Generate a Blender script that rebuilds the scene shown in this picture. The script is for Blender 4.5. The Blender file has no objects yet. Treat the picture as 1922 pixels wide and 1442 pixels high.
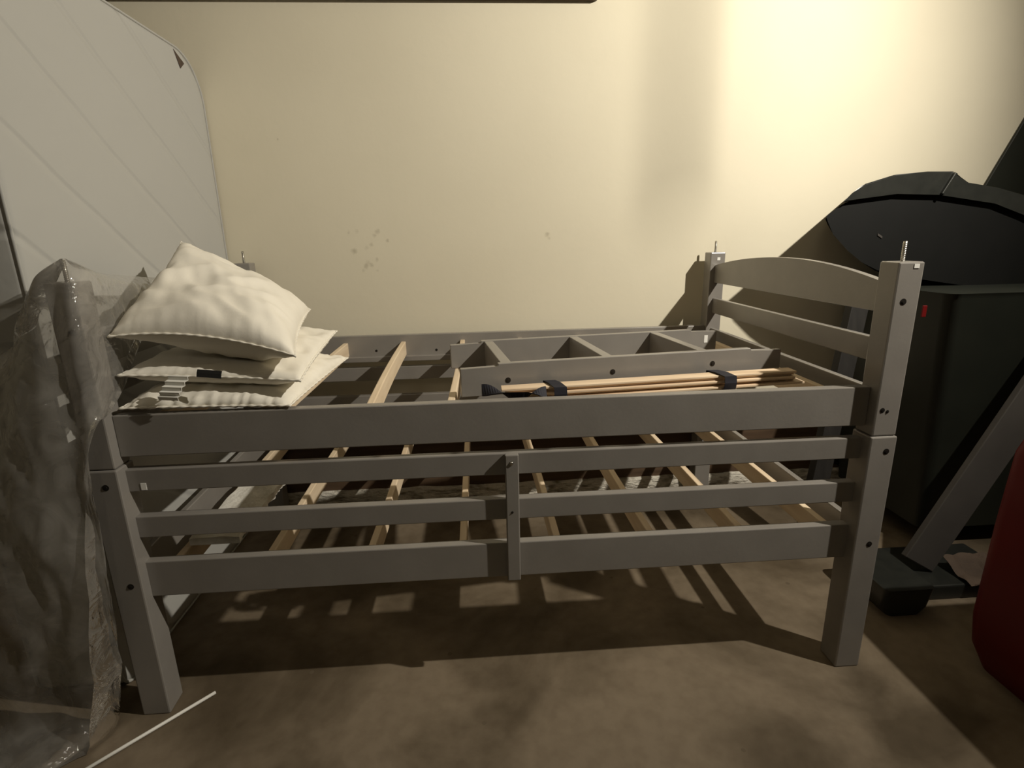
import bpy, bmesh, math, random
from mathutils import Vector, Matrix, noise
random.seed(7)
S = bpy.context.scene
C = S.collection

# ---------------------------------------------------------------- camera
IW, IH, FPX = 1922, 1442, 1015.66
cam_d = bpy.data.cameras.new('camera')
cam = bpy.data.objects.new('camera', cam_d); C.objects.link(cam)
cam_d.sensor_fit = 'HORIZONTAL'; cam_d.sensor_width = 36.0
cam_d.lens = 36.0 * FPX / IW
cam_d.clip_start = 0.02
_r = Vector((0.99765164, -0.06534406, -0.0205269)); _u = Vector((0.03662631, 0.25572608, 0.96605522)); _f = Vector((0.05787671, 0.9645384, -0.25751886))
M = Matrix((( _r.x, _u.x, -_f.x, 0.9458), (_r.y, _u.y, -_f.y, -1.2602), (_r.z, _u.z, -_f.z, 1.2315), (0, 0, 0, 1)))
cam.matrix_world = M
S.camera = cam

# ---------------------------------------------------------------- light and exposure
S.view_settings.view_transform = 'Standard'
S.view_settings.look = 'None'
S.view_settings.gamma = 1.0
S.view_settings.use_curve_mapping = False
S.view_settings.exposure = 0.0
w = bpy.data.worlds.new('night_garage'); S.world = w; w.use_nodes = True
w.node_tree.nodes['Background'].inputs[0].default_value = (1.0, 0.86, 0.62, 1)
w.node_tree.nodes['Background'].inputs[1].default_value = 0.014
LAMP = Vector((2.98, -0.62, 2.66))
ld = bpy.data.lights.new('bulb_light', 'SPOT')
ld.energy = 340; ld.color = (1.0, 0.93, 0.80); ld.shadow_soft_size = 0.022
ld.spot_size = math.radians(119); ld.spot_blend = 1.0
lo = bpy.data.objects.new('bulb_light', ld); C.objects.link(lo)
lo.location = LAMP
lo.rotation_euler = (Vector((1.10, 1.2, 1.30)) - LAMP).to_track_quat('-Z', 'Y').to_euler()
# weak added fill light far behind the camera, stands for no real fitting
ad = bpy.data.lights.new('fill_light', 'AREA'); ad.energy = 3.0; ad.size = 0.5; ad.color = (1.0, 0.90, 0.74)
ao = bpy.data.objects.new('fill_light', ad); C.objects.link(ao)
ao.location = (0.3, -2.6, 2.5)
ao.rotation_euler = (Vector((1.0, 0.3, 0.9)) - ao.location).to_track_quat('-Z', 'Y').to_euler()

# ---------------------------------------------------------------- materials
def newmat(name, col, rough=0.6, spec=0.4, metal=0.0):
    m = bpy.data.materials.new(name); m.use_nodes = True
    b = m.node_tree.nodes['Principled BSDF']
    b.inputs['Base Color'].default_value = (*col, 1)
    b.inputs['Roughness'].default_value = rough
    b.inputs['Metallic'].default_value = metal
    b.inputs['Specular IOR Level'].default_value = spec
    return m
def N(m, t, **k):
    n = m.node_tree.nodes.new(t)
    for a, v in k.items(): setattr(n, a, v)
    return n
def lk(m, a, b): m.node_tree.links.new(a, b)
def coords(m, scale=(1, 1, 1)):
    tc = N(m, 'ShaderNodeTexCoord'); mp = N(m, 'ShaderNodeMapping'); mp.inputs['Scale'].default_value = scale
    lk(m, tc.outputs['Object'], mp.inputs['Vector']); return mp.outputs[0]
def noisy(m, c1, c2, scale=(1, 1, 1), ns=5, detail=5, lo_=0.3, hi=0.7, bump=0.0, dist=0.01, bns=None):
    v = coords(m, scale); nt = N(m, 'ShaderNodeTexNoise'); nt.inputs['Scale'].default_value = ns; nt.inputs['Detail'].default_value = detail
    lk(m, v, nt.inputs['Vector']); cr = N(m, 'ShaderNodeValToRGB')
    cr.color_ramp.elements[0].position = lo_; cr.color_ramp.elements[0].color = (*c1, 1)
    cr.color_ramp.elements[1].position = hi; cr.color_ramp.elements[1].color = (*c2, 1)
    lk(m, nt.outputs['Fac'], cr.inputs[0]); b = m.node_tree.nodes['Principled BSDF']; lk(m, cr.outputs[0], b.inputs['Base Color'])
    if bump:
        n2 = N(m, 'ShaderNodeTexNoise'); n2.inputs['Scale'].default_value = bns or ns * 3; n2.inputs['Detail'].default_value = 6; lk(m, v, n2.inputs['Vector'])
        bp = N(m, 'ShaderNodeBump'); bp.inputs['Strength'].default_value = bump; bp.inputs['Distance'].default_value = dist
        lk(m, n2.outputs['Fac'], bp.inputs['Height']); lk(m, bp.outputs[0], b.inputs['Normal'])
    return cr
GREY = newmat('grey_paint', (0.24, 0.225, 0.205), 0.26, 0.75)
noisy(GREY, (0.222, 0.206, 0.187), (0.25, 0.234, 0.213), ns=9, bump=0.08, dist=0.002, bns=120)
PINE = newmat('pine', (0.62, 0.44, 0.25), 0.6)
noisy(PINE, (0.66, 0.52, 0.36), (0.80, 0.66, 0.48), scale=(14, 1.2, 14), ns=3, bump=0.1, dist=0.002)
PINEX = newmat('pine_lengthwise', (0.62, 0.44, 0.25), 0.6)
noisy(PINEX, (0.60, 0.44, 0.29), (0.80, 0.64, 0.46), scale=(1.2, 14, 30), ns=3, bump=0.1, dist=0.002)
FLOOR = newmat('stained_concrete', (0.22, 0.18, 0.13), 0.75, 0.3)
def floor_mat(m):
    v = coords(m); b = m.node_tree.nodes['Principled BSDF']
    n1 = N(m, 'ShaderNodeTexNoise'); n1.inputs['Scale'].default_value = 2.3; n1.inputs['Detail'].default_value = 7; n1.inputs['Distortion'].default_value = 0.6; lk(m, v, n1.inputs['Vector'])
    cr = N(m, 'ShaderNodeValToRGB'); e = cr.color_ramp.elements
    e[0].position = 0.38; e[0].color = (0.092, 0.069, 0.042, 1); e[1].position = 0.60; e[1].color = (0.205, 0.162, 0.112, 1)
    lk(m, n1.outputs['Fac'], cr.inputs[0])
    n2 = N(m, 'ShaderNodeTexNoise'); n2.inputs['Scale'].default_value = 22; n2.inputs['Detail'].default_value = 8; lk(m, v, n2.inputs['Vector'])
    mx = N(m, 'ShaderNodeMixRGB', blend_type='MULTIPLY'); mx.inputs[0].default_value = 0.35
    cr2 = N(m, 'ShaderNodeValToRGB'); cr2.color_ramp.elements[0].position = .3; cr2.color_ramp.elements[0].color = (.55, .5, .45, 1); cr2.color_ramp.elements[1].position = .6
    lk(m, n2.outputs['Fac'], cr2.inputs[0]); lk(m, cr.outputs[0], mx.inputs[1]); lk(m, cr2.outputs[0], mx.inputs[2])
    # small dark pits and pale specks
    vo = N(m, 'ShaderNodeTexVoronoi'); vo.inputs['Scale'].default_value = 7.0; lk(m, v, vo.inputs['Vector'])
    lt = N(m, 'ShaderNodeMath', operation='LESS_THAN'); lt.inputs[1].default_value = 0.055; lk(m, vo.outputs['Distance'], lt.inputs[0])
    mx2 = N(m, 'ShaderNodeMixRGB'); lk(m, lt.outputs[0], mx2.inputs[0]); lk(m, mx.outputs[0], mx2.inputs[1]); mx2.inputs[2].default_value = (.11, .085, .055, 1)
    lk(m, mx2.outputs[0], b.inputs['Base Color'])
    bp = N(m, 'ShaderNodeBump'); bp.inputs['Strength'].default_value = 0.25; bp.inputs['Distance'].default_value = 0.004
    lk(m, n2.outputs['Fac'], bp.inputs['Height']); lk(m, bp.outputs[0], b.inputs['Normal'])
floor_mat(FLOOR)
WALL = newmat('cream_wall_paint', (0.78, 0.70, 0.50), 0.7, 0.25)
def wall_mat(m):
    v = coords(m); b = m.node_tree.nodes['Principled BSDF']
    nt = N(m, 'ShaderNodeTexNoise'); nt.inputs['Scale'].default_value = 1.5; nt.inputs['Detail'].default_value = 4; lk(m, v, nt.inputs['Vector'])
    cr = N(m, 'ShaderNodeValToRGB'); cr.color_ramp.elements[0].position = .3; cr.color_ramp.elements[0].color = (.70, .645, .505, 1); cr.color_ramp.elements[1].position = .7; cr.color_ramp.elements[1].color = (.75, .695, .55, 1)
    lk(m, nt.outputs['Fac'], cr.inputs[0])
    col = cr.outputs[0]
    # scuff marks: small soft smudges, distorted by fine noise
    nd = N(m, 'ShaderNodeTexNoise'); nd.inputs['Scale'].default_value = 60; nd.inputs['Detail'].default_value = 3; lk(m, v, nd.inputs['Vector'])
    sub = N(m, 'ShaderNodeVectorMath', operation='SUBTRACT'); lk(m, nd.outputs['Color'], sub.inputs[0]); sub.inputs[1].default_value = (.5, .5, .5)
    sc = N(m, 'ShaderNodeVectorMath', operation='SCALE'); lk(m, sub.outputs[0], sc.inputs[0]); sc.inputs['Scale'].default_value = 0.018
    ad_ = N(m, 'ShaderNodeVectorMath', operation='ADD'); lk(m, v, ad_.inputs[0]); lk(m, sc.outputs[0], ad_.inputs[1])
    marks = [(.407, 1.277, .008, .5), (.440, 1.280, .012, .35), (.529, 1.277, .014, .6), (.515, 1.262, .011, .55), (.569, 1.239, .009, .7), (.499, 1.224, .011, .6), (.424, 1.199, .015, .9),
             (.468, 1.135, .015, .75), (.492, 1.138, .012, .7), (.480, 1.15, .014, .4), (.519, 1.161, .011, .6), (.455, 1.115, .010, .4), (.515, 1.115, .008, .35), (.478, 1.21, .012, .3), (1.26, 1.252, .013, .8), (1.268, 1.235, .010, .45), (.158, 1.647, .005, .8)]
    for (x, z, r, a) in marks:
        d = N(m, 'ShaderNodeVectorMath', operation='DISTANCE'); lk(m, ad_.outputs[0], d.inputs[0]); d.inputs[1].default_value = (x, 1.18, z)
        mr = N(m, 'ShaderNodeMapRange'); mr.inputs['From Min'].default_value = r; mr.inputs['From Max'].default_value = r * .25; mr.inputs['To Min'].default_value = 0; mr.inputs['To Max'].default_value = a * .5
        lk(m, d.outputs['Value'], mr.inputs['Value'])
        mx = N(m, 'ShaderNodeMixRGB'); lk(m, mr.outputs[0], mx.inputs[0]); lk(m, col, mx.inputs[1]); mx.inputs[2].default_value = (.28, .24, .16, 1); col = mx.outputs[0]
    lk(m, col, b.inputs['Base Color'])
    n2 = N(m, 'ShaderNodeTexNoise'); n2.inputs['Scale'].default_value = 38; n2.inputs['Detail'].default_value = 5; lk(m, v, n2.inputs['Vector'])
    bp = N(m, 'ShaderNodeBump'); bp.inputs['Strength'].default_value = 0.16; bp.inputs['Distance'].default_value = 0.003
    lk(m, n2.outputs['Fac'], bp.inputs['Height']); lk(m, bp.outputs[0], b.inputs['Normal'])
wall_mat(WALL)
PLAIN = newmat('room_plaster', (0.60, 0.55, 0.42), 0.8)
noisy(PLAIN, (0.57, 0.52, 0.39), (0.63, 0.58, 0.45), ns=2)
CURB = newmat('rough_concrete', (0.6, 0.56, 0.48), 0.9, 0.2)
noisy(CURB, (0.22, 0.19, 0.14), (0.66, 0.62, 0.54), scale=(1, 1, 3), ns=16, lo_=.3, hi=.52, bump=0.9, dist=0.02, bns=30)
BROWNW = newmat('brown_wood', (0.10, 0.05, 0.026), 0.6)
noisy(BROWNW, (0.075, 0.047, 0.028), (0.13, 0.082, 0.05), scale=(1, 8, 10), ns=4)
MATT = newmat('mattress_ticking', (0.44, 0.435, 0.41), 0.85, 0.15)
def quilt(m):
    v = coords(m); b = m.node_tree.nodes['Principled BSDF']
    sep = N(m, 'ShaderNodeSeparateXYZ'); lk(m, v, sep.inputs[0])
    hs = []
    wob = N(m, 'ShaderNodeTexNoise'); wob.inputs['Scale'].default_value = 3; lk(m, v, wob.inputs['Vector'])
    for (sy, sz, off) in ((0.72, 1.0, 0.0),):
        a = N(m, 'ShaderNodeMath', operation='MULTIPLY'); lk(m, sep.outputs['Y'], a.inputs[0]); a.inputs[1].default_value = sy
        c = N(m, 'ShaderNodeMath', operation='MULTIPLY_ADD'); lk(m, sep.outputs['Z'], c.inputs[0]); c.inputs[1].default_value = sz; lk(m, a.outputs[0], c.inputs[2])
        w0 = N(m, 'ShaderNodeMath', operation='MULTIPLY_ADD'); lk(m, wob.outputs['Fac'], w0.inputs[0]); w0.inputs[1].default_value = .03; lk(m, c.outputs[0], w0.inputs[2])
        d = N(m, 'ShaderNodeMath', operation='PINGPONG'); lk(m, w0.outputs[0], d.inputs[0]); d.inputs[1].default_value = 0.135
        e = N(m, 'ShaderNodeMapRange'); lk(m, d.outputs[0], e.inputs['Value']); e.inputs['From Max'].default_value = 0.02; e.interpolation_type = 'SMOOTHSTEP'
        if off: e.inputs['To Min'].default_value = .75
        hs.append(e.outputs[0])
    mn = N(m, 'ShaderNodeMath', operation='MULTIPLY'); lk(m, hs[0], mn.inputs[0]); mn.inputs[1].default_value = .8
    n2 = N(m, 'ShaderNodeTexNoise'); n2.inputs['Scale'].default_value = 7; n2.inputs['Detail'].default_value = 3; lk(m, v, n2.inputs['Vector'])
    ma = N(m, 'ShaderNodeMath', operation='MULTIPLY_ADD'); lk(m, n2.outputs['Fac'], ma.inputs[0]); ma.inputs[1].default_value = 0.9; lk(m, mn.outputs[0], ma.inputs[2])
    bp = N(m, 'ShaderNodeBump'); bp.inputs['Strength'].default_value = 0.7; bp.inputs['Distance'].default_value = 0.006
    lk(m, ma.outputs[0], bp.inputs['Height']); lk(m, bp.outputs[0], b.inputs['Normal'])
quilt(MATT)
PILLOW = newmat('cotton_ticking', (0.80, 0.76, 0.67), 0.85, 0.15)
noisy(PILLOW, (0.76, 0.72, 0.63), (0.84, 0.80, 0.71), ns=6, bump=0.35, dist=0.006, bns=14)
TAG = newmat('paper_tag', (0.80, 0.79, 0.74), 0.5)
BLACKLAB = newmat('black_label', (0.012, 0.012, 0.012), 0.5)
BPLAS = newmat('black_plastic', (0.016, 0.018, 0.016), 0.34, 0.5)
noisy(BPLAS, (0.016, 0.017, 0.015), (0.022, 0.023, 0.020), ns=30, bump=0.1, dist=0.0006, bns=200)
BOWL = newmat('matt_black_plastic', (0.004, 0.0042, 0.004), 0.6, 0.25)
noisy(BOWL, (0.0035, 0.0038, 0.0035), (0.005, 0.0052, 0.0048), ns=9)
DGREEN = newmat('dark_green_plastic', (0.022, 0.027, 0.02), 0.5)
noisy(DGREEN, (0.012, 0.014, 0.010), (0.017, 0.019, 0.014), ns=5)
RED = newmat('red_plastic', (0.16, 0.006, 0.006), 0.45, 0.4)
noisy(RED, (0.10, 0.0015, 0.002), (0.13, 0.002, 0.002), ns=3)
STRAP = newmat('black_webbing', (0.012, 0.012, 0.02), 0.75)
noisy(STRAP, (0.009, 0.009, 0.016), (0.02, 0.02, 0.03), scale=(1, 60, 1), ns=8)
METAL = newmat('zinc_metal', (0.55, 0.53, 0.48), 0.3, 0.5, 1.0)
DMETAL = newmat('dark_bolt_metal', (0.05, 0.045, 0.04), 0.45, 0.5, 0.8)
WHITE = newmat('white_sticker', (0.80, 0.79, 0.75), 0.5)
FOAM = newmat('white_foam', (0.78, 0.76, 0.70), 0.9, 0.1)
noisy(FOAM, (0.66, 0.63, 0.56), (0.84, 0.82, 0.77), ns=22, bump=0.6, dist=0.006)
LGREY = newmat('grey_laminate', (0.055, 0.05, 0.046), 0.7, 0.2)
noisy(LGREY, (0.05, 0.045, 0.041), (0.064, 0.058, 0.052), ns=6)
DWOOD = newmat('dark_stained_wood', (0.035, 0.028, 0.024), 0.6)
noisy(DWOOD, (0.010, 0.009, 0.008), (0.018, 0.016, 0.014), scale=(20, 20, 1), ns=3)
CARD = newmat('brown_cardboard', (0.22, 0.15, 0.09), 0.85)
noisy(CARD, (0.06, 0.042, 0.03), (0.10, 0.07, 0.05), ns=9)
FILM = bpy.data.materials.new('clear_plastic_film'); FILM.use_nodes = True
def film(m):
    nt = m.node_tree; nt.nodes.remove(nt.nodes['Principled BSDF']); out = nt.nodes['Material Output']
    tr = N(m, 'ShaderNodeBsdfTransparent'); tr.inputs[0].default_value = (.90, .89, .87, 1)
    gl = N(m, 'ShaderNodeBsdfGlossy'); gl.inputs['Roughness'].default_value = 0.06; gl.inputs[0].default_value = (1, 1, 1, 1)
    di = N(m, 'ShaderNodeBsdfDiffuse'); di.inputs[0].default_value = (.72, .69, .64, 1)
    tl = N(m, 'ShaderNodeBsdfTranslucent'); tl.inputs[0].default_value = (.72, .69, .64, 1)
    v = coords(m); n1 = N(m, 'ShaderNodeTexNoise'); n1.inputs['Scale'].default_value = 11; n1.inputs['Detail'].default_value = 5; n1.inputs['Distortion'].default_value = 1.6; lk(m, v, n1.inputs['Vector'])
    bp = N(m, 'ShaderNodeBump'); bp.inputs['Strength'].default_value = 0.6; bp.inputs['Distance'].default_value = 0.02; lk(m, n1.outputs['Fac'], bp.inputs['Height'])
    lk(m, bp.outputs[0], gl.inputs['Normal'])
    a1 = N(m, 'ShaderNodeMixShader'); a1.inputs[0].default_value = .5; lk(m, di.outputs[0], a1.inputs[1]); lk(m, tl.outputs[0], a1.inputs[2])
    mr = N(m, 'ShaderNodeMapRange'); lk(m, n1.outputs['Fac'], mr.inputs['Value']); mr.inputs['From Min'].default_value = .3; mr.inputs['From Max'].default_value = .7; mr.inputs['To Min'].default_value = .22; mr.inputs['To Max'].default_value = .46
    a2 = N(m, 'ShaderNodeMixShader'); lk(m, mr.outputs[0], a2.inputs[0]); lk(m, tr.outputs[0], a2.inputs[1]); lk(m, a1.outputs[0], a2.inputs[2])
    lw = N(m, 'ShaderNodeLayerWeight'); lw.inputs[0].default_value = .30; lk(m, bp.outputs[0], lw.inputs['Normal'])
    a3 = N(m, 'ShaderNodeMixShader'); lk(m, lw.outputs['Fresnel'], a3.inputs[0]); lk(m, a2.outputs[0], a3.inputs[1]); lk(m, gl.outputs[0], a3.inputs[2])
    lk(m, a3.outputs[0], out.inputs[0])
film(FILM)

# ---------------------------------------------------------------- helpers
def link(name, bm, mat, parent=None, smooth=False):
    me = bpy.data.meshes.new(name)
    bmesh.ops.recalc_face_normals(bm, faces=bm.faces) if not getattr(bm, 'keep', False) else None
    bm.to_mesh(me); bm.free()
    me.materials.append(mat)
    if smooth:
        for p_ in me.polygons: p_.use_smooth = True
    o = bpy.data.objects.new(name, me); C.objects.link(o)
    if parent is not None:
        o.parent = parent
        o.matrix_parent_inverse = Matrix.Translation(-world_loc(parent))
    return o
def world_loc(o):
    v = Vector(o.location)
    if o.parent is not None:
        v = v + world_loc(o.parent) + o.matrix_parent_inverse.to_translation()
    return v
def thing(name, label, cat, loc=(0, 0, 0), group=None):
    o = bpy.data.objects.new(name, None); C.objects.link(o); o.location = loc
    o.empty_display_size = .05
    o['label'] = label; o['category'] = cat
    if group: o['group'] = group
    return o
def tag(o, label, cat, group=None):
    o['label'] = label; o['category'] = cat
    if group: o['group'] = group
    return o
def abox(bm, x0, x1, y0, y1, z0, z1, bev=0.002, xf=None):
    vs = [bm.verts.new((x, y, z)) for x in (x0, x1) for y in (y0, y1) for z in (z0, z1)]
    idx = [(0, 1, 3, 2), (4, 6, 7, 5), (0, 4, 5, 1), (2, 3, 7, 6), (0, 2, 6, 4), (1, 5, 7, 3)]
    fs = [bm.faces.new([vs[i] for i in f]) for f in idx]
    if bev:
        es = set(e for f in fs for e in f.edges)
        r = bmesh.ops.bevel(bm, geom=list(es), offset=bev, segments=2, affect='EDGES', profile=0.5)
        vs = [v for v in r['verts']] if False else None
    return bm
def box(name, mat, parent, x0, x1, y0, y1, z0, z1, bev=0.002, xf=None, smooth=False):
    bm = bmesh.new(); abox(bm, x0, x1, y0, y1, z0, z1, bev)
    if xf:
        for v in bm.verts: v.co = xf(v.co)
    return link(name, bm, mat, parent, smooth)
def cyl(bm, p0, p1, r0, r1=None, n=16, caps=True):
    r1 = r0 if r1 is None else r1
    p0 = Vector(p0); p1 = Vector(p1); d = (p1 - p0).normalized()
    a = d.orthogonal().normalized(); b = d.cross(a)
    A = [bm.verts.new(p0 + r0 * (a * math.cos(t) + b * math.sin(t))) for t in [2 * math.pi * i / n for i in range(n)]]
    B = [bm.verts.new(p1 + r1 * (a * math.cos(t) + b * math.sin(t))) for t in [2 * math.pi * i / n for i in range(n)]]
    for i in range(n):
        bm.faces.new((A[i], A[(i + 1) % n], B[(i + 1) % n], B[i]))
    if caps:
        bm.faces.new(A[::-1]); bm.faces.new(B)
def prism_yz(bm, pts, x0, x1):
    A = [bm.verts.new((x0, y, z)) for y, z in pts]; B = [bm.verts.new((x1, y, z)) for y, z in pts]
    n = len(pts)
    bm.faces.new(A); bm.faces.new(B[::-1])
    for i in range(n): bm.faces.new((A[i], B[i], B[(i + 1) % n], A[(i + 1) % n]))
def beam(name, mat, parent, p0, p1, wdt, thk, up=(0, 1, 0), bev=0.003):
    """a board between two points; wdt across, thk along 'up'"""
    p0 = Vector(p0); p1 = Vector(p1); d = p1 - p0; L_ = d.length; d.normalize()
    u = Vector(up); u = (u - d * u.dot(d)).normalized(); s = d.cross(u)
    bm = bmesh.new(); abox(bm, -wdt / 2, wdt / 2, -thk / 2, thk / 2, 0, L_, bev)
    for v in bm.verts: v.co = p0 + s * v.co.x + u * v.co.y + d * v.co.z
    return link(name, bm, mat, parent)
def struct(o): o['kind'] = 'structure'; return o

# ---------------------------------------------------------------- the room
def slab(name, mat, x0, x1, y0, y1, z0, z1): return struct(box(name, mat, None, x0, x1, y0, y1, z0, z1, 0))
WY = 1.18
slab('floor', FLOOR, -2.5, 5.5, -3.6, WY + .1, -0.1, 0)
slab('wall_back', WALL, -2.5, 5.5, WY, WY + .1, 0, 3.0)
slab('wall_left', PLAIN, -2.6, -2.5, -3.6, WY, 0, 3.0)
slab('wall_right', PLAIN, 5.5, 5.6, -3.6, WY, 0, 3.0)
slab('wall_front', PLAIN, -2.5, 5.5, -3.7, -3.6, 0, 3.0)
slab('ceiling', PLAIN, -2.6, 5.6, -3.7, WY + .1, 3.0, 3.1)
slab('baseboard_back', BROWNW, -2.5, 5.5, WY - .012, WY, 0.085, 0.40)
bm = bmesh.new()
nx = 320
prof = [(1.145, 0.0), (1.146, 0.03), (1.148, 0.062), (1.154, 0.082), (1.166, 0.086), (WY, 0.086)]
g = []
for i in range(nx + 1):
    x = -2.5 + 8.0 * i / nx; row = []
    for k, (y, z) in enumerate(prof):
        n_ = noise.noise(Vector((x * 14, y * 30, z * 30))) * .007 + noise.noise(Vector((x * 40, y * 60, z * 60))) * .003
        row.append(bm.verts.new((x, y + (n_ if 0 < k < 5 else 0), z + (n_ if 1 < k < 5 else 0))))
    g.append(row)
for i in range(nx):
    for k in range(len(prof) - 1): bm.faces.new((g[i][k], g[i + 1][k], g[i + 1][k + 1], g[i][k + 1]))
struct(link('trim_1', bm, CURB, None, True))

# ---------------------------------------------------------------- bunk bed
L, W, PW = 2.02, 1.136, 0.065
RX0, RX1 = PW, L - PW
ZJ, ZT = 0.717, 1.161
def splay(co):                       # the foot end stands slightly out of square
    c = co.copy(); c.x -= 0.042 * max(0, c.y); return c
bed = thing('bunk_bed', 'grey painted wooden bunk bed with bare pine slats, standing along the cream wall', 'bed', (L / 2, W / 2, 0))
def post(x, y, z0, z1, xf=None, grow=0.0, notch=False):
    return box('post', GREY, bed, x - grow, x + PW + grow, y - grow, y + PW + grow, z0, z1, 0.004, xf)
def rod(parent, x, y, z0, z1, xf=None):
    bm = bmesh.new(); p0 = Vector((x, y, z0)); p1 = Vector((x, y, z1))
    if xf: p0 = xf(p0); p1 = xf(p1)
    cyl(bm, p0, p1, 0.0045, n=12)
    for k in range(14):                # thread turns
        z = p0.z + (p1.z - p0.z) * (k + .5) / 14
        if z < p1.z - .004: cyl(bm, (p0.x, p0.y, z), (p0.x, p0.y, z + .0018), .0052, n=12)
    return link('threaded_rod', bm, METAL, parent, True)
def bolt(parent, p, axis=(0, -1, 0), r=0.0075, mat=None):
    a = Vector(axis); p = Vector(p); bm = bmesh.new()
    cyl(bm, p - a * .002, p + a * .0008, r * 1.05, n=18); cyl(bm, p, p + a * .0022, r * .55, n=6)
    return link('bolt', bm, mat or DMETAL, parent)
for (x, y, xf) in ((0, 0, splay), (L - PW, 0, None), (0, W - PW, splay), (L - PW, W - PW, None)):
    lower = post(x, y, 0, ZJ, xf, 0.0035)
    upper = post(x, y, ZJ + .001, ZT, xf, 0.0)
    rod(upper, x + PW / 2, y + PW / 2, ZT - .01, 1.2085, xf)
    if y == 0:
        if x > 1:
            bolt(upper, (1.980, 0, 1.066)); bolt(upper, (1.972, 0, .789), r=.006); bolt(upper, (1.986, 0, .785), r=.004)
            bolt(lower, (1.998, -.0035, .676)); bolt(lower, (1.994, -.0035, .404))
            box('sticker', WHITE, upper, 1.993, 2.006, -.0012, .0, 1.146, 1.156, 0)
        else:
            bolt(lower, (.036, -.0035, .674)); bolt(lower, (.041, -.0035, .400)); bolt(upper, (.04, 0, 1.05))
    elif x > 1:
        box('sticker', WHITE, upper, 1.984, 1.997, W - PW - .0012, W - PW, 1.128, 1.140, 0)
def foot_xf(side):
    def f(co):
        t = (co.x - RX0) / (RX1 - RX0); c = co.copy(); c.x -= (1 - t) * 0.042 * max(0, co.y); return c
    return f
FX = foot_xf(0)
RY = 0.0286
def side_board(name, y0, y1, z0, z1, x0=RX0, x1=RX1, bev=.0025, parent=bed, mat=GREY):
    return box(name, mat, parent, x0, x1, y0, y1, z0, z1, bev, FX)
T = 0.027
front_top = side_board('side_rail', RY, RY + T, .7385, .8445)
side_board('slat_ledge', RY + T, RY + T + .02, .732, .755, parent=front_top)
A = side_board('guard_board', RY, RY + T, .6455, .7045)
B = side_board('guard_board', RY, RY + T, .5180, .5765)
front_low = side_board('side_rail', RY, RY + T, .3460, .4480)
side_board('slat_ledge', RY + T, RY + T + .02, .350, .378, parent=front_low)
box('sticker', WHITE, A, .097, .110, RY - .0012, RY, .650, .668, 0)
up_ = box('guard_upright', GREY, bed, 1.000, 1.035, RY - .018, RY - .0005, .343, .7065, .003)
bm = bmesh.new(); cyl(bm, (1.016, RY - .018, .684), (1.016, RY - .021, .684), .006, .004, n=16); o = link('screw', bm, METAL, up_, True); o['label'] = 'shiny round screw head'
bolt(up_, (1.016, RY - .018, .547), r=.003)
YB = W - RY
back_top = side_board('side_rail', YB - T, YB, .7385, .8445)
side_board('slat_ledge', YB - T - .02, YB - T, .732, .755, parent=back_top)
side_board('guard_board', YB - T, YB, .6455, .7045); side_board('guard_board', YB - T, YB, .5180, .5765)
back_low = side_board('side_rail', YB - T, YB, .3460, .4480)
side_board('slat_ledge', YB - T - .02, YB - T, .350, .378, parent=back_low)
for x, z in ((.375, .789), (.500, .778), (.759, .774)): bolt(back_top, (x, YB - T, z), r=.005)
# headboard (right) and footboard (left)
def board_end(x0, x1, xf, arched, who):
    ya, yb = PW - .002, W - PW + .002
    if arched:
        bm = bmesh.new(); n = 28
        top = []
        for i in range(n + 1):
            t = i / n; y = ya + (yb - ya) * t
            s = (t - .46) / (.46 if t < .46 else .54)
            top.append((y, 1.155 - .048 * s * s))
        pts = [(ya, 1.033), (yb, 1.033)] + top[::-1]
        prism_yz(bm, pts, x0, x1)
        bmesh.ops.bevel(bm, geom=[e for e in bm.edges if abs(e.verts[0].co.x - e.verts[1].co.x) < 1e-6], offset=.002, segments=1, affect='EDGES')
        if xf:
            for v in bm.verts: v.co = xf(v.co)
        link('arched_rail', bm, GREY, bed)
        box('cross_rail', GREY, bed, x0, x1, ya, yb, .902, .966, .003, xf)
    else:
        box('cross_rail', GREY, bed, x0, x1, ya, yb, .960, 1.045, .003, xf)
        box('cross_rail', GREY, bed, x0, x1, ya, yb, .880, .925, .003, xf)
    box('end_rail', GREY, bed, x0, x1, ya, yb, .742, .834, .003, xf)
    box('end_rail', GREY, bed, x0, x1, ya, yb, .346, .448, .003, xf)
board_end(1.976, 1.996, None, True, 'head')
board_end(.022, .042, splay, False, 'foot')
# slats (they stand on edge on the ledges)
def slat(x, z0, z1, thk=.020, skew=0.0, y0=.052, y1=W - .052, warp=0.0):
    bm = bmesh.new(); abox(bm, -thk / 2, thk / 2, y0, y1, z0, z1, .003)
    bmesh.ops.subdivide_edges(bm, edges=[e for e in bm.edges if abs(e.verts[0].co.y - e.verts[1].co.y) > .5], cuts=6)
    for v in bm.verts:
        t = (v.co.y - y0) / (y1 - y0)
        v.co.x += x + skew * (t - .5) + warp * math.sin(t * math.pi)
    return link('slat', bm, PINE, bed)
for i, (x, sk, wp) in enumerate([(.115, -.03, 0), (.365, -.01, -.004), (.636, 0, .003), (.882, 0, .0), (1.133, -.015, .004), (1.398, -.01, -.003), (1.652, -.012, .003), (1.905, -.006, 0)]):
    slat(x, .3785, .4385, .020, sk, .0535, W - .0535, wp)
for (x, sk, wp) in [(.110, 0, 0), (.372, 0, .002), (.636, -.035, -.006), (.868, .012, .004), (1.125, 0, 0), (1.39, 0, 0), (1.65, 0, 0), (1.905, 0, 0)]:
    slat(x, .7555, .8155, .020, sk, .0535, W - .0535, wp)

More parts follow.
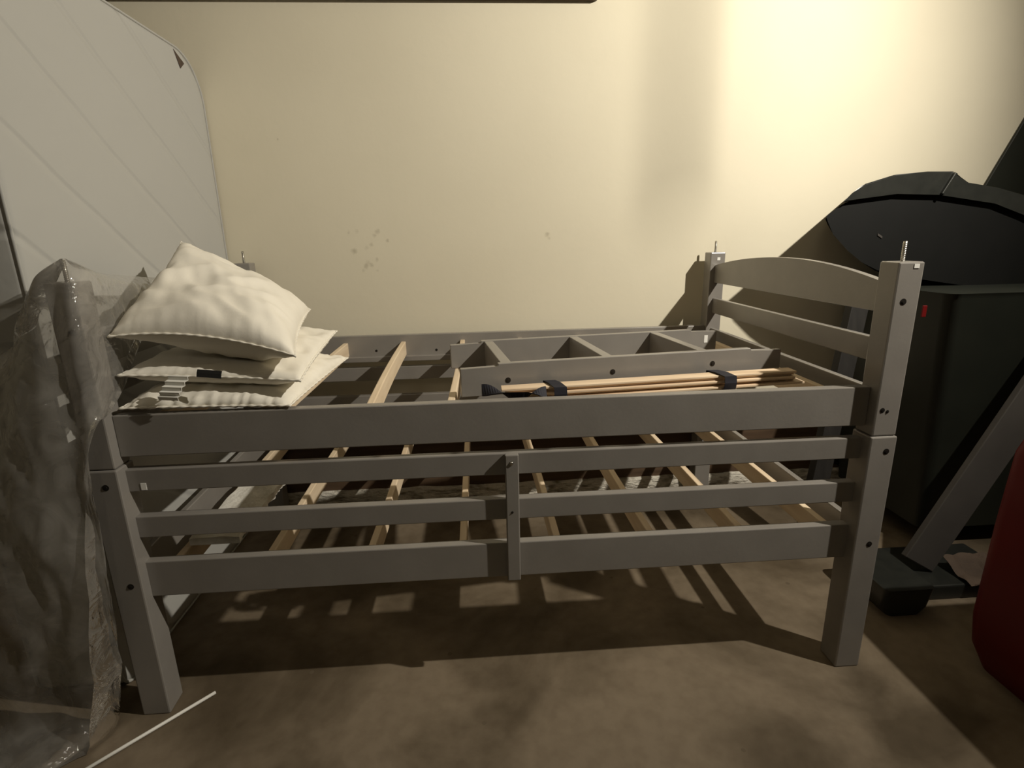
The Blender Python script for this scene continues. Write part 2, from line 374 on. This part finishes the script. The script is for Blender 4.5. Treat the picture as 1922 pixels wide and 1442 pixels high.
# ---------------------------------------------------------------- ladder lying on the upper slats
lad = thing('bunk_ladder', 'grey painted wooden ladder with three rungs lying flat on the upper bunk', 'ladder', (1.35, .38, .8165))
LA = math.radians(6.9)
def lxf(co):                          # ladder frame: u along the stiles, v across
    return Vector((.996 + co.x * math.cos(LA) - co.y * math.sin(LA), .182 + co.x * math.sin(LA) + co.y * math.cos(LA), co.z))
def stile(v0, v1):
    bm = bmesh.new()
    prof = [(-.104, .8165), (.864, .8165), (.864, .896), (.762, .896), (.762, .905), (0, .905), (0, .896), (-.104, .896)]
    A_ = [bm.verts.new((x, v0, z)) for x, z in prof]; B_ = [bm.verts.new((x, v1, z)) for x, z in prof]
    bm.faces.new(A_); bm.faces.new(B_[::-1])
    for i in range(8): bm.faces.new((A_[i], B_[i], B_[(i + 1) % 8], A_[(i + 1) % 8]))
    bmesh.ops.bevel(bm, geom=list(bm.edges), offset=.0015, segments=1, affect='EDGES')
    for v in bm.verts: v.co = lxf(v.co)
    return link('stile', bm, GREY, lad)
fs_ = stile(0, .020); bs_ = stile(.357, .377)
for u0 in (.025, .322, .619):
    box('rung', GREY, lad, u0 - .015, u0 + .015, .0195, .3575, .822, .9035, .002, lxf)
for u0, z in ((.026, .857), (.330, .861), (.640, .866)):
    p = lxf(Vector((u0, 0, z))); bolt(fs_, p, (math.sin(LA), -math.cos(LA), 0), r=.0075)
o = box('sticker', WHITE, bs_, .815, .829, .3558, .357, .855, .882, 0, lxf); o['label'] = 'small white sticker'

# ---------------------------------------------------------------- strapped bundle of spare slats
bun = thing('slat_bundle', 'bundle of spare pine slats tied with black webbing, lying beside the grey ladder', 'wooden slats', (1.45, .16, .8165))
def by(x): return .105 + (x - 1.0) * .10
for k, (dy, z0, x0, x1) in enumerate([(.006, .8455, 1.000, 1.852), (.014, .8385, 1.010, 1.85), (-.002, .8315, 1.02, 1.845), (.010, .8245, 1.05, 1.85), (-.008, .8165, 1.06, 1.872)]):
    def bx(co, k=k):
        c = co.copy(); c.y += (c.x - 1.0) * .10; return c
    box('slat', PINEX, bun, x0, x1, .102 + dy, .146 + dy, z0, z0 + .0062, .0012, bx)
def strap(x, tail):
    bm = bmesh.new(); y0, y1, z0, z1 = by(x) - .014, by(x) + .060, .8162, .8535
    path = [(y0, z0), (y1, z0), (y1 + .003, (z0 + z1) / 2), (y1, z1), ((y0 + y1) / 2, z1 + .002), (y0, z1), (y0 - .003, (z0 + z1) / 2)]
    ws = .034; t = .0022; n = len(path); cy = (y0 + y1) / 2; cz = (z0 + z1) / 2
    rings = []
    for (y, z) in path:
        d = Vector((0, y - cy, z - cz)).normalized() * t
        sk = .02 * (y1 - y) / (y1 - y0)
        rings.append([bm.verts.new(q) for q in ((x + sk, y, z), (x + ws + sk, y, z), (x + ws + sk, y + d.y, z + d.z), (x + sk, y + d.y, z + d.z))])
    for i in range(n):
        a, b = rings[i], rings[(i + 1) % n]
        for j in range(4): bm.faces.new((a[j], a[(j + 1) % 4], b[(j + 1) % 4], b[j]))
    return link('strap', bm, STRAP, bun)
strap(1.118, 0); strap(1.600, 0)
bm = bmesh.new()                      # loose webbing end, bunched at the left of the bundle
n = 26; pr = None
for i in range(n + 1):
    t = i / n
    c = Vector((.948 + .17 * t, .135 - .03 * math.sin(t * 3.1) - .03 * t, .846 - .006 * t + .005 * math.sin(t * 9)))
    wv = Vector((0, .010 + .006 * math.sin(t * 7), .013 * math.cos(t * 6)))
    r_ = [bm.verts.new(c + wv), bm.verts.new(c - wv), bm.verts.new(c - wv + Vector((.001, .002, -.003))), bm.verts.new(c + wv + Vector((.001, .002, -.003)))]
    if pr:
        for j in range(4): bm.faces.new((pr[j], pr[(j + 1) % 4], r_[(j + 1) % 4], r_[j]))
    else: bm.faces.new(r_)
    pr = r_
bm.faces.new(pr[::-1])
o = link('strap_tail', bm, STRAP, bun); o['label'] = 'loose black webbing end'

# ---------------------------------------------------------------- pillows
def pillow(name, cor, T_, label, seed, zmid=0, puck=.006, lift=None, base_flat=None, pin=.05, n=64, group=None, top=1.0, bot=.7, big=.02):
    """cor: FL, FR, BR, BL corner points; returns the thing"""
    c = [Vector(q) for q in cor]; cen = sum(c, Vector()) / 4
    root = thing(name, label, 'pillow', (cen.x, cen.y, min(q.z for q in c) - .03), 'pillows stacked on the upper bunk')
    bm = bmesh.new(); rnd = random.Random(seed)
    lay = {}
    def P(u, v, s):
        # u,v in -1..1 ; pinch the middle of the sides inward
        uu = u * (1 - pin * (1 - v * v) ** 1.0 * abs(u) ** 3); vv = v * (1 - pin * (1 - u * u) * abs(v) ** 3)
        a = (uu + 1) / 2; b = (vv + 1) / 2
        p = (c[0] * (1 - a) + c[1] * a) * (1 - b) + (c[3] * (1 - a) + c[2] * a) * b
        e = min(1 - abs(u), 1 - abs(v))
        h = ((1 - abs(u) ** 3.2) ** .5) * ((1 - abs(v) ** 3.2) ** .5)
        # gathers running in from the seams
        gu = math.sin(v * 30 + seed + 8 * noise.noise(Vector((v * 5, seed, 0)))) * math.exp(-(1 - abs(u)) * 17) * min(1, (1 - abs(u)) * 25)
        gv = math.sin(u * 33 + seed * 2 + 9 * noise.noise(Vector((u * 5, seed, 4)))) * math.exp(-(1 - abs(v)) * 17) * min(1, (1 - abs(v)) * 25)
        q = Vector((u * 2.2, v * 2.2, seed * 3.1 + s))
        wr = noise.noise(q) * big + noise.noise(Vector((u * 6 + v * 2, v * 3.2, seed + s * 5))) * .0045
        # long soft creases
        cr = -abs(noise.noise(Vector((u * 1.6 - v * 1.1, u * .9 + v * 3.4, seed * 1.7)))) * .02
        edge = min(1, e * 5)
        d = T_ * (top if s > 0 else bot) * h + s * 0 + (wr + cr * (s > 0)) * edge + (gu + gv) * puck * (1 if h > 0 else 0)
        z = p.z + s * max(d, 0)
        if lift: z += lift(u, v)
        if base_flat is not None and s < 0: z = max(z, base_flat)
        return Vector((p.x, p.y, z))
    for s in (1, -1):
        for i in range(n + 1):
            for j in range(n + 1):
                u = -1 + 2 * i / n; v = -1 + 2 * j / n
                if s < 0 and (i in (0, n) or j in (0, n)): lay[(s, i, j)] = lay[(1, i, j)]; continue
                lay[(s, i, j)] = bm.verts.new(P(u, v, s))
    for s in (1, -1):
        for i in range(n):
            for j in range(n):
                q = [lay[(s, i, j)], lay[(s, i + 1, j)], lay[(s, i + 1, j + 1)], lay[(s, i, j + 1)]]
                bm.faces.new(q if s > 0 else q[::-1])
    link('pillow_body', bm, PILLOW, root, True)
    # piped seam along the four edges
    bm = bmesh.new(); ring = []
    for i in range(n): ring.append(P(-1 + 2 * i / n, -1, 0))
    for i in range(n): ring.append(P(1, -1 + 2 * i / n, 0))
    for i in range(n): ring.append(P(1 - 2 * i / n, 1, 0))
    for i in range(n): ring.append(P(-1, 1 - 2 * i / n, 0))
    m_ = len(ring); vr = []
    for i, p in enumerate(ring):
        out = Vector((p.x - cen.x, p.y - cen.y, 0)).normalized()
        rr = .0028 + .001 * math.sin(i * 1.7)
        vr.append([bm.verts.new(p + out * rr * math.cos(a) * 1.5 + Vector((0, 0, rr * math.sin(a)))) for a in (0, 1.26, 2.51, 3.77, 5.03)])
    for i in range(m_):
        a, b = vr[i], vr[(i + 1) % m_]
        for j in range(5): bm.faces.new((a[j], a[(j + 1) % 5], b[(j + 1) % 5], b[j]))
    link('seam', bm, PILLOW, root, True)
    return root
p1 = pillow('pillow', [(.085, .030, .862), (.482, .030, .853), (.505, .550, .860), (.080, .56, .866)], .040, 'flat white pillow with gathered front edge, lowest of the stack on the upper bunk', 3, base_flat=.8462, top=1.25, bot=.4, puck=.007, pin=.03, big=.005)
p2 = pillow('pillow', [(.078, .060, .936), (.511, .040, .912), (.450, .660, .935), (.065, .60, .955)], .040, 'white pillow with black label and ribbed tag, middle of the stack on the upper bunk', 8, top=.95, bot=1.1, pin=.045, puck=.003, big=.005)
def lift3(u, v):
    # the back left corner is pushed up against the foot end; front edge bows up
    e = max(0, (-u + v) / 2 - .35)
    return .05 * e * e * 2 + .018 * (1 - u * u) * (v < 0) * (-v) ** 2
p3 = pillow('pillow', [(.074, .062, 1.030), (.509, .030, .975), (.385, .600, 1.020), (.055, .500, 1.205)],   .100, 'plump white pillow with one corner sticking up, topmost of the stack on the upper bunk', 5, lift=lift3, top=.95, bot=.62, pin=.07, puck=.003, big=.013)
# label and tag of the middle pillow
def ribbon(name, pts, half, mat, parent, thick=.0012):
    bm = bmesh.new(); pr = None
    for p, h in zip(pts, half):
        p = Vector(p); h = Vector(h)
        r_ = [bm.verts.new(p - h), bm.verts.new(p + h), bm.verts.new(p + h + Vector((0, .002, -thick))), bm.verts.new(p - h + Vector((0, .002, -thick)))]
        if pr:
            for j in range(4): bm.faces.new((pr[j], pr[(j + 1) % 4], r_[(j + 1) % 4], r_[j]))
        else: bm.faces.new(r_)
        pr = r_
    bm.faces.new(pr[::-1]); return link(name, bm, mat, parent)
hb = (.030, -.005, -.002)
o = ribbon('label', [(.305, .034, .9475), (.305, .028, .941), (.306, .022, .932)], [hb] * 3, BLACKLAB, p2); o['label'] = 'black cloth label'
tp = []; th = []
for k in range(15):
    t = k / 14
    tp.append((.236 - .024 * t, .030 - .022 * min(1, t * 1.6) - .003 * math.sin(k * 2.1), .938 - .052 * t + .003 * math.sin(k * 2.1))); th.append((.024, -.003, -.001))
o = ribbon('care_tag', tp, th, TAG, p2); o['label'] = 'long crinkled white care tag'

# ---------------------------------------------------------------- mattress standing on end at the foot of the bed
mat_root = thing('mattress', 'white quilted mattress standing upright on its end between the bed and the wall', 'mattress', (-.22, .64, 0))
bm = bmesh.new()
MX0, MX1, MY0, MY1, MZ = -.345, -.105, .09, 1.172, 1.930
def rr_outline(inset, n=14, R_=.17):
    y0, y1, z0, z1 = MY0 + inset, MY1 - inset, .0 + inset, MZ - inset
    pts = []
    for (cy, cz, a0) in ((y1, z1, 0), (y0, z1, 90), (y0, z0, 180), (y1, z0, 270)):
        R2 = (R_ if cz == z1 else .05) - inset * .5
        sy = -1 if cy == y1 else 1; sz = -1 if cz == z1 else 1
        for k in range(n + 1):
            a = math.radians(a0 + 90 * k / n)
            pts.append((cy + sy * R2 + R2 * math.cos(a), cz + sz * R2 + R2 * math.sin(a)))
    return pts
rings = []
for (x, ins) in ((MX0 + .03, .10), (MX0 + .006, .05), (MX0, .02), (MX0 + .004, .004), (MX0 + .02, 0), ((MX0 + MX1) / 2, -.004), (MX1 - .02, 0), (MX1 - .004, .004), (MX1, .02), (MX1 - .0, .05)):
    if ins > .05: continue
    rings.append([bm.verts.new((x, y, z)) for y, z in rr_outline(max(ins, 0))])
for i in range(len(rings) - 1):
    n = len(rings[i])
    for j in range(n): bm.faces.new((rings[i][j], rings[i][(j + 1) % n], rings[i + 1][(j + 1) % n], rings[i + 1][j]))
bm.faces.new(rings[0][::-1]); bm.faces.new(rings[-1])
mb = link('mattress_body', bm, MATT, mat_root, True)
for xx in (MX0 + .004, MX1 - .004):
    bm = bmesh.new(); o_ = rr_outline(.002); pts = [Vector((xx, y, z)) for y, z in o_]; n = len(pts); vr = []
    for i, p in enumerate(pts):
        q = Vector((0, p.y - .63, p.z - .97)).normalized()
        vr.append([bm.verts.new(p + q * .005 * math.cos(a) + Vector((.005 * math.sin(a), 0, 0))) for a in (0, 1.05, 2.1, 3.14, 4.19, 5.24)])
    for i in range(n):
        a, b = vr[i], vr[(i + 1) % n]
        for j in range(6): bm.faces.new((a[j], a[(j + 1) % 6], b[(j + 1) % 6], b[j]))
    link('piping', bm, MATT, mat_root, True)
# torn flap near the upper corner
bm = bmesh.new()
q = [(-.1035, 0.985, 1.915), (-.1035, 1.050, 1.885), (-.1025, 1.035, 1.892), (-.1025, 1.015, 1.860)]
v_ = [bm.verts.new(p) for p in q]; bm.faces.new((v_[0], v_[1], v_[2], v_[3]))
q2 = [bm.verts.new((p[0] - .0008, p[1], p[2])) for p in q]; bm.faces.new((q2[3], q2[2], q2[1], q2[0]))
for i in range(4): bm.faces.new((v_[i], q2[i], q2[(i + 1) % 4], v_[(i + 1) % 4]))
o = link('tear', bm, CARD, mat_root); o['label'] = 'small dark torn opening'

# ---------------------------------------------------------------- clear plastic film draped over the front foot post
def drape():
    # rings from the rod tip down to the floor; every ring lists points from the back (by the footboard) round the front to the left
    apex = (.033, .033, 1.2125)
    rings = [
        [(.033, .036, 1.2115), (.036, .035, 1.2115), (.038, .033, 1.2115), (.037, .030, 1.2115), (.033, .028, 1.2115), (.029, .029, 1.2115), (.027, .033, 1.2115), (.029, .036, 1.2115)],
        [(.020, .110, 1.182), (.060, .090, 1.178), (.078, .045, 1.172), (.075, -.008, 1.168), (.035, -.014, 1.170), (-.010, -.010, 1.168), (-.018, .030, 1.172), (-.012, .080, 1.178)],
        [(-.002, .38, 1.150), (.056, .26, 1.120), (.070, .07, 1.08), (.080, -.020, 1.06), (.030, -.028, 1.06), (-.040, -.026, 1.07), (-.066, .02, 1.10), (-.050, .07, 1.12)],
        [(-.012, .62, 1.125), (.050, .34, 1.075), (.0685, .075, .98), (.074, -.026, .96), (.025, -.038, .96), (-.055, -.040, .98), (-.105, -.00, 1.00), (-.12, .05, 1.03)],
        [(-.012, .68, 1.085), (.050, .30, 1.045), (.0685, .070, .89), (.072, -.032, .872), (.020, -.050, .84), (-.090, -.055, .83), (-.200, -.02, .84), (-.36, .02, .86)],
        [(-.014, .67, 1.07), (.049, .26, 1.035), (.0685, .024, .865), (.075, -.036, .845), (-.010, -.052, .70), (-.130, -.070, .64), (-.280, -.05, .62), (-.42, .02, .62)],
        [(-.014, .67, 1.065), (.049, .25, 1.03), (.0685, .020, .860), (.050, -.030, .832), (-.020, -.045, .50), (-.130, -.065, .45), (-.290, -.06, .42), (-.45, .01, .40)],
        [(-.014, .66, 1.06), (.048, .24, 1.025), (.0685, .015, .858), (.040, -.028, .824), (.000, -.035, .30), (-.110, -.050, .25), (-.280, -.05, .22), (-.46, .01, .20)],
        [(-.014, .66, 1.058), (.048, .24, 1.022), (.0685, .010, .856), (.034, -.025, .818), (-.035, -.030, .07), (-.130, -.050, .05), (-.280, -.06, .04), (-.47, .00, .03)],
        [(-.014, .66, 1.056), (.048, .24, 1.020), (.0685, .008, .855), (.032, -.024, .814), (-.050, -.065, .018), (-.130, -.120, .025), (-.280, -.15, .02), (-.47, -.10, .02)],
        [(-.014, .66, 1.055), (.048, .24, 1.020), (.0685, .006, .855), (.030, -.023, .812), (-.070, -.110, .010), (-.170, -.180, .012), (-.320, -.24, .01), (-.50, -.20, .01)],
    ]
    def cat(p0, p1, p2, p3, t):
        return .5 * ((2 * p1) + (-p0 + p2) * t + (2 * p0 - 5 * p1 + 4 * p2 - p3) * t * t + (-p0 + 3 * p1 - 3 * p2 + p3) * t ** 3)
    R_ = [[Vector(p) for p in r] for r in rings]
    def along(row, t):
        m = len(row) - 1; k = min(int(t * m), m - 1); f = t * m - k
        g_ = lambda i: row[max(0, min(m, i))]
        return cat(g_(k - 1), g_(k), g_(k + 1), g_(k + 2), f)
    nu, nv = 90, 120
    bm = bmesh.new(); G = []
    for a in range(nv + 1):
        tv = a / nv; m = len(R_) - 1; k = min(int(tv * m), m - 1); f = tv * m - k
        row = []
        for b in range(nu + 1):
            tu = b / nu
            g_ = lambda i: along(R_[max(0, min(m, i))], tu)
            p = cat(g_(k - 1), g_(k), g_(k + 1), g_(k + 2), f)
            amp = min(1, tv * 5) * .009
            q = Vector((p.x * 9, p.y * 9, p.z * 3.2))
            fold = math.sin(tu * 30 + 4 * noise.noise(q * .6)) * .45 + noise.noise(q * 1.4) * 1.2 + (.35 - abs(noise.noise(q * 3.1 + Vector((tu * 6, 0, tu * 3))))) * 1.5 + noise.noise(q * 7) * .12
            dirv = Vector((p.x - .033, p.y - .25, 0)); dirv = dirv.normalized() if dirv.length > 1e-4 else Vector((0, -1, 0))
            p = p + dirv * fold * amp * (.5 if tu < .35 else 1)
            p.z = max(p.z + noise.noise(q * 3.1) * amp * .35, .004)
            row.append(bm.verts.new(p))
        G.append(row)
    for a in range(nv):
        for b in range(nu): bm.faces.new((G[a][b], G[a + 1][b], G[a + 1][b + 1], G[a][b + 1]))
    return bm
pf = link('plastic_film', drape(), FILM, None, True)
tag(pf, 'crumpled clear plastic film draped over the front foot post and down to the floor', 'plastic sheet')

# ---------------------------------------------------------------- thin pale rod on the floor
bm = bmesh.new(); cyl(bm, (.162, .054, .006), (-.10, -.215, .006), .0045, n=10)
tag(link('thin_rod', bm, TAG, None, True), 'thin pale rod lying on the floor in front of the left bed leg', 'rod')

# ---------------------------------------------------------------- white foam strip on the lower slats
bm = bmesh.new(); nx_, ny_ = 10, 40
def fo(i, j, top):
    x = .135 + .13 * i / nx_; y = .115 + .46 * j / ny_
    if i == nx_: x += .014 * noise.noise(Vector((y * 30, 0, 0))) + .006 * noise.noise(Vector((y * 90, 3, 0)))
    z = .4395 + (.022 if top else 0)
    if top: z += .005 * noise.noise(Vector((x * 20, y * 16, 0)))
    return (x - .042 * 0, y, z)
gt = [[bm.verts.new(fo(i, j, True)) for j in range(ny_ + 1)] for i in range(nx_ + 1)]
gb = [[bm.verts.new(fo(i, j, False)) for j in range(ny_ + 1)] for i in range(nx_ + 1)]
for i in range(nx_):
    for j in range(ny_):
        bm.faces.new((gt[i][j], gt[i + 1][j], gt[i + 1][j + 1], gt[i][j + 1])); bm.faces.new((gb[i][j], gb[i][j + 1], gb[i + 1][j + 1], gb[i + 1][j]))
for i in range(nx_):
    for j_ in (0, ny_): bm.faces.new((gt[i][j_], gb[i][j_], gb[i + 1][j_], gt[i + 1][j_]))
for j in range(ny_):
    for i_ in (0, nx_): bm.faces.new((gt[i_][j], gt[i_][j + 1], gb[i_][j + 1], gb[i_][j]))
tag(link('foam_strip', bm, FOAM, None), 'rough-edged white foam strip lying over the slats at the left of the lower bunk', 'foam')

# ---------------------------------------------------------------- wall mounted board above (only its lower edge is in the photo)
wb = thing('wall_board', 'dark framed board hung high on the cream wall, only its lower edge showing', 'board', (.2, WY, 2.14))
box('frame', BROWNW, wb, -1.2, 1.462, WY - .030, WY - .001, 2.140, 2.175, .003)
box('panel', BROWNW, wb, -1.2, 1.455, WY - .018, WY - .001, 2.175, 2.62, .002)

# ---------------------------------------------------------------- wheeled bin at the right
bn = thing('wheeled_bin', 'black plastic wheeled bin with a domed lid against the cream wall', 'trash bin', (2.9, .75, 0))
def frustum(bm, bot, top, n=8, r=.04):
    """bot/top: (x0,x1,y0,y1,z); rounded rectangles"""
    def ring(x0, x1, y0, y1, z):
        out = []
        for (cx_, cy_, a0) in ((x1 - r, y1 - r, 0), (x0 + r, y1 - r, 90), (x0 + r, y0 + r, 180), (x1 - r, y0 + r, 270)):
            for k in range(n + 1):
                a = math.radians(a0 + 90 * k / n); out.append(bm.verts.new((cx_ + r * math.cos(a), cy_ + r * math.sin(a), z)))
        return out
    return ring
def loft(name, secs, mat, parent, r=.04, capt=True):
    bm = bmesh.new(); ring = frustum(bm, None, None, r=r); rs = [ring(*s) for s in secs]; n = len(rs[0])
    for i in range(len(rs) - 1):
        for j in range(n): bm.faces.new((rs[i][j], rs[i][(j + 1) % n], rs[i + 1][(j + 1) % n], rs[i + 1][j]))
    bm.faces.new(rs[0][::-1]); bm.faces.new(rs[-1])
    o = link(name, bm, mat, parent, True)
    md = o.modifiers.new('es', 'EDGE_SPLIT'); md.split_angle = math.radians(40)
    return o
loft('body', [(2.66, 3.25, .56, 1.08, .09), (2.58, 3.34, .52, 1.10, 1.00), (2.57, 3.35, .51, 1.11, 1.02)], DGREEN, bn)
# flared top and lid: long across the wall, tilted open towards it
def xz_loft(name, A, ya, B, yb, mat, parent, bev=.01):
    """solid between an outline at the wall side and a smaller one at the near side"""
    bm = bmesh.new()
    a_ = [bm.verts.new((x, ya, z)) for x, z in A]; b_ = [bm.verts.new((x, yb, z)) for x, z in B]; n = len(A)
    bm.faces.new(a_); bm.faces.new(b_[::-1])
    for i in range(n): bm.faces.new((a_[i], b_[i], b_[(i + 1) % n], a_[(i + 1) % n]))
    if bev: bmesh.ops.bevel(bm, geom=[e for e in bm.edges], offset=bev, segments=2, affect='EDGES', clamp_overlap=True)
    o = link(name, bm, mat, parent, True); md = o.modifiers.new('es', 'EDGE_SPLIT'); md.split_angle = math.radians(35)
    return o
xz_loft('lid', [(2.497, 1.3), (2.507, 1.277), (2.546, 1.226), (2.621, 1.154), (2.7, 1.099), (2.775, 1.056), (2.92, 1.029), (3.188, 0.985), (3.71, 0.91), (3.628, 1.228), (3.435, 1.297), (3.287, 1.354), (3.013, 1.39), (2.816, 1.402), (2.661, 1.387), (2.575, 1.357)], 1.150, [(2.269, 1.29), (2.278, 1.27), (2.311, 1.226), (2.375, 1.166), (2.442, 1.118), (2.506, 1.082), (2.63, 1.058), (2.858, 1.022), (3.303, 0.957), (3.234, 1.228), (3.07, 1.287), (2.943, 1.336), (2.71, 1.367), (2.541, 1.377), (2.409, 1.364), (2.335, 1.338)], .80, BOWL, bn, bev=.006)
xz_loft('lid_rim', [(2.572, 1.361), (2.61, 1.401), (2.658, 1.435), (2.794, 1.473), (2.939, 1.484), (3.062, 1.483), (3.135, 1.431), (3.277, 1.413), (3.465, 1.365), (3.607, 1.31), (3.634, 1.204), (3.437, 1.292), (3.288, 1.35), (3.014, 1.386), (2.816, 1.398)], 1.150, [(2.319, 1.341), (2.351, 1.374), (2.392, 1.404), (2.507, 1.436), (2.629, 1.445), (2.734, 1.444), (2.795, 1.4), (2.915, 1.385), (3.074, 1.344), (3.194, 1.298), (3.217, 1.208), (3.05, 1.283), (2.924, 1.331), (2.693, 1.362), (2.526, 1.372)], .78, BPLAS, bn, bev=.004)
for x in (2.74, 3.16):
    bm = bmesh.new(); cyl(bm, (x - .03, .98, .10), (x + .03, .98, .10), .10, n=28); link('wheel', bm, BPLAS, bn)
o = beam('lid_handle', BPLAS, bn, (2.739, .775, 1.438), (2.699, .775, 1.363), .012, .012, bev=.003)
box('reflector', RED, bn, 2.468, 2.484, .503, .5095, .945, .985, .002)
box('sticker', LGREY, bn, 2.487, 2.507, .797, .799, 1.213, 1.221, 0, lambda c: Vector((c.x, c.y, c.z - (c.x - 2.497) * .6)))

# dark board leaning on the wall at the far right
beam('leaning_board', DGREEN, None, (2.772, 1.169, .078), (3.64, 1.169, 1.95), .30, .012, up=(0, 1, 0))
tag(bpy.data.objects['leaning_board'], 'dark green board leaning on the wall behind the black bin lid at the right edge', 'board')

# dark post leaning behind the headboard
beam('leaning_post', DWOOD, None, (2.190, .56, .03), (2.412, .74, 1.06), .070, .04)
tag(bpy.data.objects['leaning_post'], 'dark wooden post leaning behind the rails of the headboard', 'post')

# low black base on the floor
lb = thing('black_plastic_base', 'low black plastic base on the floor beside the front headboard leg', 'base', (2.33, .27, 0))
bm = bmesh.new()
loft('foot', [(2.262, 2.378, .190, .40, 0.0), (2.235, 2.392, .180, .42, .035), (2.235, 2.405, .178, .42, .105)], BPLAS, lb, r=.02)
box('base_plate', BPLAS, lb, 2.36, 2.80, .255, .50, 0.0, .055, .006)

# long grey board leaning at the right
beam('grey_board', LGREY, None, (2.475, .345, .087), (3.08, .44, 1.10), .120, .025, up=(0.1, 1, 0))
tag(bpy.data.objects['grey_board'], 'grey board leaning in front of the black bin, behind the red container', 'board')

# scraps of brown paper beside it
bm = bmesh.new(); G = []
for i in range(17):
    row = []
    for j in range(13):
        x = 2.585 + .17 * i / 16; y = .235 + .13 * j / 12
        row.append(bm.verts.new((x, y, .060 + .03 * abs(noise.noise(Vector((x * 16, y * 16, 2)))) + .06 * max(0, j / 12 - .4))))
    G.append(row)
for i in range(16):
    for j in range(12): bm.faces.new((G[i][j], G[i + 1][j], G[i + 1][j + 1], G[i][j + 1]))
o = link('paper_scrap', bm, CARD, None); md = o.modifiers.new('solid', 'SOLIDIFY'); md.thickness = .002
tag(o, 'crumpled brown paper on the black base beside the red container', 'paper')

# red container at the right edge
rc = thing('red_container', 'large red plastic container with rounded corners at the right edge', 'container', (2.60, -.25, 0))
loft('body', [(2.372, 2.86, -.50, -.010, 0.0), (2.345, 2.89, -.52, .010, .07), (2.335, 2.90, -.53, .015, .16), (2.340, 2.90, -.53, .015, .45), (2.345, 2.89, -.52, .010, .66), (2.360, 2.87, -.50, -.002, .725), (2.42, 2.80, -.44, -.05, .752)], RED, rc, r=.05)
loft('cap', [(2.56, 2.66, -.30, -.20, .752), (2.57, 2.65, -.29, -.21, .785)], RED, rc, r=.04)

# ---------------------------------------------------------------- work lamp with an added light-blocking strip, beyond the right edge of the view
wl = thing('work_lamp', 'clamp work lamp hanging from the ceiling on a cord, with an added light-blocking strip', 'lamp', (LAMP.x, LAMP.y, 3.0))
bm = bmesh.new()
cyl(bm, (LAMP.x + .05, LAMP.y - .08, 2.999), (LAMP.x + .05, LAMP.y - .08, LAMP.z + .03), .006, n=10); link('cord', bm, STRAP, wl)
bm = bmesh.new(); cyl(bm, (LAMP.x + .05, LAMP.y - .08, LAMP.z + .03), (LAMP.x + .03, LAMP.y - .05, LAMP.z + .015), .022, n=20); link('socket', bm, BPLAS, wl)
bm = bmesh.new(); abox(bm, 2.837, 2.846, -.407, -.401, 2.50, 2.998, 0.001); link('added_shade_strip', bm, STRAP, wl)  # unseen strip added to cast the soft dark band on the back wall
